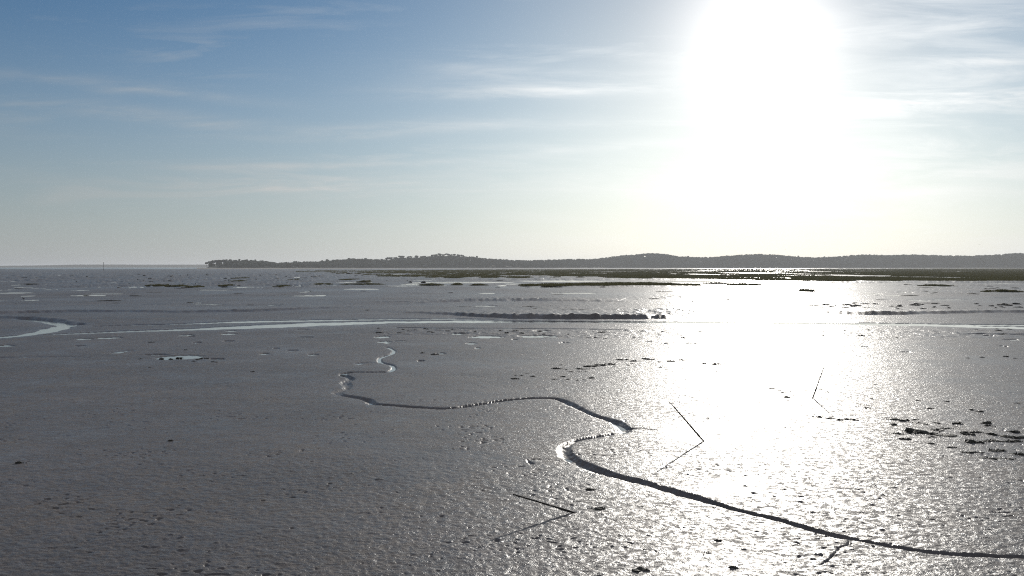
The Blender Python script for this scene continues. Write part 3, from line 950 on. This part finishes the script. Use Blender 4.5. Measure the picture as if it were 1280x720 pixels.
# ------------------------------------------------------------------ stakes
def stake(base_px, tip_px, shadow_px, rad, label, seed):
    """the tip is where its shadow on the mud, carried back along the sun's direction, meets the sight line"""
    r = np.random.default_rng(seed)
    B = at(*base_px); S = at(*shadow_px)
    best = None
    for t in np.linspace(.1, 8, 1600):
        P = S + sd * t
        u, v = project(P[0], P[1], P[2])
        e = math.hypot(u - tip_px[0], v - tip_px[1])
        if best is None or e < best[0]: best = (e, P)
    T = best[1]
    ax = T - B; L = np.linalg.norm(ax)
    n = 14
    side = np.cross(ax / L, [0, 0, 1]); side /= np.linalg.norm(side)
    pts, rads = [], []
    wob = 0
    for i in range(n):
        t = i / (n - 1)
        wob += r.normal() * .004
        pts.append(ax * (t * 1.06 - .06) + side * (wob * math.sin(math.pi * t) + .012 * math.sin(3 * t)))
        rads.append(rad * (1.15 - .45 * t) * (1 + .12 * r.normal()))
    V1 = [tube(pts, rads, 9)]
    # broken twig stubs
    for t in (.38, .62):
        p = ax * t; q = r.normal(size=3) * .03; q[2] = abs(q[2])
        V1.append(tube([p, p + q * .6, p + q], [rad * .45, rad * .35, rad * .2], 5))
    V, Fc = join(V1)
    o = link('stake', mesh_np('stake', V, Fc, M_WOOD), None, B)
    tag(o, label, 'stake', 'leaning stakes in the mud')
    return L, T - B


print('stakes', stake((879.5, 551.5), (836, 502), (814, 594), .019, 'dark stake leaning left at the edge of the sun glare', 1),
      stake((718, 641), (644, 619.5), (609, 678.5), .017, 'dark stake leaning steeply left in front of the creek', 2),
      stake((1015.5, 498), (1035.5, 456), (1043, 522), .018, 'thin pale brown stake leaning right inside the sun glare', 3))

# ------------------------------------------------------------------ channel marker, birds
c = at(129.5, 338.4)
e = empty('channel_marker', (c[0], c[1], 0))
d = c[1]; hpost = H + (HORIZ - 328.0) * d / F
V, Fc = tube([(0, 0, -1), (0, 0, hpost * .5), (0, 0, hpost)], [.2, .17, .14], 8)
link('post', mesh_np('post', V, Fc, M_POST), e)
V, Fc = tube([(0, 0, hpost - .9), (0, 0, hpost - .5), (0, 0, hpost + .1)], [.5, .42, .05], 8)
link('topmark', mesh_np('topmark', V, Fc, M_POST), e)
tag(e, 'slim dark channel marker post on the far left flats', 'post')


def bird(loc, span, mat, flying, label, name, heading):
    parts = []
    V = ICO2[0] * np.array([span * .22, span * .075, span * .075])
    V[:, 2] += (V[:, 0] > span * .1) * span * .015
    parts.append((V, ICO2[1]))
    Hd = ICO1[0] * span * .05 + np.array([span * .23, 0, span * (.03 if flying else .11)]); parts.append((Hd, ICO1[1]))
    parts.append(tube([(span * .26, 0, span * (.03 if flying else .11)), (span * .33, 0, span * (.02 if flying else .095))], [span * .014, span * .004], 5))
    parts.append(tube([(-span * .18, 0, 0), (-span * .34, 0, span * .01)], [span * .04, span * .02], 5))
    if flying:
        for s in (-1, 1):
            W = np.array([[.10, 0, .02], [-.07, 0, .02], [.12, .24 * s, .13], [-.04, .24 * s, .12], [.02, .5 * s, .06], [-.05, .49 * s, .055]]) * span
            W2 = W - np.array([0, 0, span * .012])
            VV = np.concatenate([W, W2])
            q = [[0, 1, 3], [0, 3, 2], [2, 3, 5], [2, 5, 4]]
            ff = q + [[a + 6, c_ + 6, b + 6] for a, b, c_ in q]
            for a, b in ((0, 2), (2, 4), (4, 5), (5, 3), (3, 1)): ff += [[a, b, b + 6], [a, b + 6, a + 6]]
            parts.append((VV, np.array(ff)))
    else:
        for s in (-1, 1):
            parts.append(tube([(0, s * span * .02, -span * .05), (0, s * span * .03, -span * .2)], [span * .01, span * .008], 5))
    V, Fc = join(parts)
    o = link(name, mesh_np(name, V, Fc, mat), None, loc)
    o.rotation_euler = (0, 0, heading)
    tag(o, label, 'bird')


dr = ray(1224, 306); dr /= np.linalg.norm(dr)
bird(tuple(np.array([0, 0, H]) + dr * 420), 1.0, M_DARKFEATHER, True, 'dark bird flying low over the hills at the right', 'flying_bird', 1.2)
dr = ray(982, 312); dr /= np.linalg.norm(dr)
bird(tuple(np.array([0, 0, H]) + dr * 620), .8, M_DARKFEATHER, True, 'faint small bird flying under the sun glare', 'flying_bird', 2.0)
c = at(20, 380.6); bird((c[0], c[1], .13), .75, M_FEATHER, False, 'white gull standing on the mud at the far left', 'gull', .4)
c = at(29.5, 374.8); bird((c[0], c[1], .15), .85, M_DARKFEATHER, False, 'dark bird standing beside a small pool at the far left', 'wading_bird', 2.6)
c = at(388, 365); bird((c[0], c[1], .12), .9, M_DARKFEATHER, False, 'dark bird standing at the end of a small pool', 'wading_bird', 3.0)

# ------------------------------------------------------------------ haze
def build_haze():
    bm = bmesh.new(); bmesh.ops.create_cube(bm, size=1.0)
    me = bpy.data.meshes.new('haze'); bm.to_mesh(me); bm.free()
    o = link('haze', me, None, (0, 6000, 26.5))
    o.scale = (26000, 30000, 59)
    m = bpy.data.materials.new('haze'); m.use_nodes = True
    nt = m.node_tree; nt.nodes.clear()
    out = nt.nodes.new('ShaderNodeOutputMaterial')
    v = nt.nodes.new('ShaderNodeVolumePrincipled')
    v.inputs['Color'].default_value = (0.90, 0.93, 0.98, 1)
    v.inputs['Density'].default_value = 0.00009
    v.inputs['Anisotropy'].default_value = 0.45
    nt.links.new(v.outputs[0], out.inputs['Volume'])
    m.cycles.volume_sampling = 'DISTANCE'
    me.materials.append(m)
    tag(o, 'pale sea haze over the flats and far hills', 'haze', kind='stuff')


build_haze()

# ------------------------------------------------------------------ sky and sun
def build_world():
    w = bpy.data.worlds.new('World'); scene.world = w
    w.use_nodes = True
    nt = w.node_tree
    bg = nt.nodes['Background']
    sky = nt.nodes.new('ShaderNodeTexSky'); sky.sky_type = 'NISHITA'
    sky.sun_disc = False
    sky.sun_elevation = SUN_EL
    sky.sun_rotation = SUN_AZ
    sky.air_density = 1.0; sky.dust_density = 0.5; sky.ozone_density = 3.0
    sky.altitude = 0
    tc = nt.nodes.new('ShaderNodeTexCoord'); D = tc.outputs['Generated']
    dot = nt.nodes.new('ShaderNodeVectorMath'); dot.operation = 'DOT_PRODUCT'
    nt.links.new(D, dot.inputs[0]); dot.inputs[1].default_value = tuple(sd)
    cosg = math_n(nt, 'MAXIMUM', dot.outputs['Value'], 0.0)
    g1 = math_n(nt, 'POWER', cosg, 420.0)     # tight aureole
    g2 = math_n(nt, 'POWER', cosg, 28.0)      # wide aureole
    g3 = math_n(nt, 'POWER', cosg, 9.0)
    sep = nt.nodes.new('ShaderNodeSeparateXYZ'); nt.links.new(D, sep.inputs[0])
    elev = sep.outputs['Z']
    # thin cirrus, drawn out along the horizon (u across, v up, both over the forward direction)
    yy = math_n(nt, 'MAXIMUM', sep.outputs['Y'], 0.15)
    u = math_n(nt, 'DIVIDE', sep.outputs['X'], yy); v = math_n(nt, 'DIVIDE', elev, yy)
    cv = nt.nodes.new('ShaderNodeCombineXYZ')
    nt.links.new(u, cv.inputs[0]); nt.links.new(math_n(nt, 'MULTIPLY', v, 9.0), cv.inputs[1])
    nt.links.new(math_n(nt, 'MULTIPLY', sep.outputs['Y'], 2.0), cv.inputs[2])
    n1 = noise(nt, cv.outputs[0], 5.0, 8, 0.62, 0.5)
    n2 = noise(nt, cv.outputs[0], 1.6, 3, 0.5, 0.5)
    n3 = noise(nt, cv.outputs[0], 14.0, 4, 0.6, 0.8)

    def streak(u0, v0, su, sv, slope, amp):
        du = math_n(nt, 'SUBTRACT', u, u0)
        wv = math_n(nt, 'MULTIPLY', math_n(nt, 'SUBTRACT', n2, 0.5), .03)
        dv = math_n(nt, 'ADD', math_n(nt, 'SUBTRACT', math_n(nt, 'SUBTRACT', v, v0), math_n(nt, 'MULTIPLY', du, slope)), wv)
        q = math_n(nt, 'ADD', math_n(nt, 'POWER', math_n(nt, 'MULTIPLY', du, 1 / su), 2.0), math_n(nt, 'POWER', math_n(nt, 'MULTIPLY', dv, 1 / sv), 2.0))
        return math_n(nt, 'MULTIPLY', math_n(nt, 'EXPONENT', math_n(nt, 'MULTIPLY', q, -1.0)), amp)
    thin = mapr(nt, math_n(nt, 'ADD', math_n(nt, 'MULTIPLY', n1, .7), math_n(nt, 'MULTIPLY', n3, .3)), 0.38, 0.62, 0.12, 1.0)
    bands = None
    for a in ((.03, .173, .13, .006, .02, .75), (.06, .184, .16, .014, .03, .22), (-.02, .195, .10, .010, -.05, .3), (-.20, .104, .12, .004, .03, .95), (-.25, .087, .14, .006, .0, .95), (-.05, .14, .16, .006, .04, .4), (-.36, .15, .10, .007, -.1, .45), (-.16, .132, .12, .005, .04, .35),
              (-.05, .100, .12, .005, .05, .35), (.08, .118, .12, .006, .06, .35), (-.37, .178, .11, .006, -.12, .45), (.42, .165, .16, .010, .03, .9), (.47, .235, .10, .030, -.1, .25), (.40, .115, .14, .012, .02, .45),
              (.46, .20, .10, .010, .05, .4), (-.12, .075, .25, .010, .01, .35), (.27, .088, .36, .016, 0, .5)):
        b_ = streak(*a)
        bands = b_ if bands is None else math_n(nt, 'ADD', bands, b_)
    bands = math_n(nt, 'MULTIPLY', bands, thin)
    gen = math_n(nt, 'MULTIPLY', mapr(nt, n1, 0.50, 0.75, 0, 1), mapr(nt, n2, 0.45, 0.65, 0, .45))
    right = mapr(nt, u, .22, .42, 0, .32)
    gen = math_n(nt, 'ADD', gen, math_n(nt, 'MULTIPLY', right, mapr(nt, n1, 0.40, 0.70, 0, 1)))
    cir = math_n(nt, 'ADD', bands, gen, True)
    veil = mapr(nt, elev, 0.27, 0.0, 0.0, 1.0)       # milky towards the horizon
    veil = math_n(nt, 'POWER', veil, 1.7)
    cloud_amt = math_n(nt, 'MULTIPLY', cir, 0.82)
    # brightness of thin cloud: forward scattering
    cb = math_n(nt, 'ADD', math_n(nt, 'MULTIPLY', g3, 8.0), 7.6)
    cb = math_n(nt, 'ADD', cb, math_n(nt, 'MULTIPLY', g2, 10.0))
    crgb = nt.nodes.new('ShaderNodeCombineColor')
    for i, k in enumerate((1.0, 1.0, 0.98)): nt.links.new(math_n(nt, 'MULTIPLY', cb, k), crgb.inputs[i])
    tint = nt.nodes.new('ShaderNodeMix'); tint.data_type = 'RGBA'; tint.blend_type = 'MULTIPLY'
    tint.inputs[0].default_value = 1.0
    nt.links.new(sky.outputs[0], tint.inputs[6]); nt.links.new(mixc(nt, g2, (0.66, 0.90, 1.10), (0.76, 0.84, 0.93)), tint.inputs[7])
    vb = math_n(nt, 'ADD', math_n(nt, 'MULTIPLY', g3, 8.6), 7.5)
    vb = math_n(nt, 'ADD', vb, math_n(nt, 'MULTIPLY', g2, 4.8))
    vrgb = nt.nodes.new('ShaderNodeCombineColor')
    for i, k in enumerate((0.96, 1.0, 1.045)): nt.links.new(math_n(nt, 'MULTIPLY', vb, k), vrgb.inputs[i])
    base = mixc(nt, math_n(nt, 'MULTIPLY', veil, 0.8), tint.outputs[2], vrgb.outputs[0])
    # unseen sheet of bright cloud, added overhead to lift the light on the mud
    fill_cloud = math_n(nt, 'MULTIPLY', mapr(nt, elev, 0.30, 0.62, 0, 1), mapr(nt, n2, 0.3, 0.7, 0.55, 1.0))
    base = mixc(nt, fill_cloud, base, (5.0, 5.2, 5.6, 1))
    c = mixc(nt, cloud_amt, base, crgb.outputs[0])
    # aureole of the veiled sun
    gl = math_n(nt, 'ADD', math_n(nt, 'MULTIPLY', g1, 11.5), math_n(nt, 'MULTIPLY', g2, 1.7))
    grgb = nt.nodes.new('ShaderNodeCombineColor')
    for i, k in enumerate((1.06, 0.96, 0.88)): nt.links.new(math_n(nt, 'MULTIPLY', gl, k), grgb.inputs[i])
    add = nt.nodes.new('ShaderNodeMix'); add.data_type = 'RGBA'; add.blend_type = 'ADD'
    add.inputs[0].default_value = 1.0
    nt.links.new(c, add.inputs[6]); nt.links.new(grgb.outputs[0], add.inputs[7])
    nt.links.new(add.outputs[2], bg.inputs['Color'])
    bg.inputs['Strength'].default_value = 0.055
    w.cycles.sampling_method = 'NONE'


build_world()

L = bpy.data.lights.new('sun', 'SUN')
L.energy = 2.2; L.angle = math.radians(0.6); L.color = (1.0, 0.95, 0.87)
lo = bpy.data.objects.new('sun', L); COL.objects.link(lo)
lo.location = (0, 0, 50)
from mathutils import Vector
lo.rotation_euler = Vector(tuple(-sd)).to_track_quat('-Z', 'Y').to_euler()
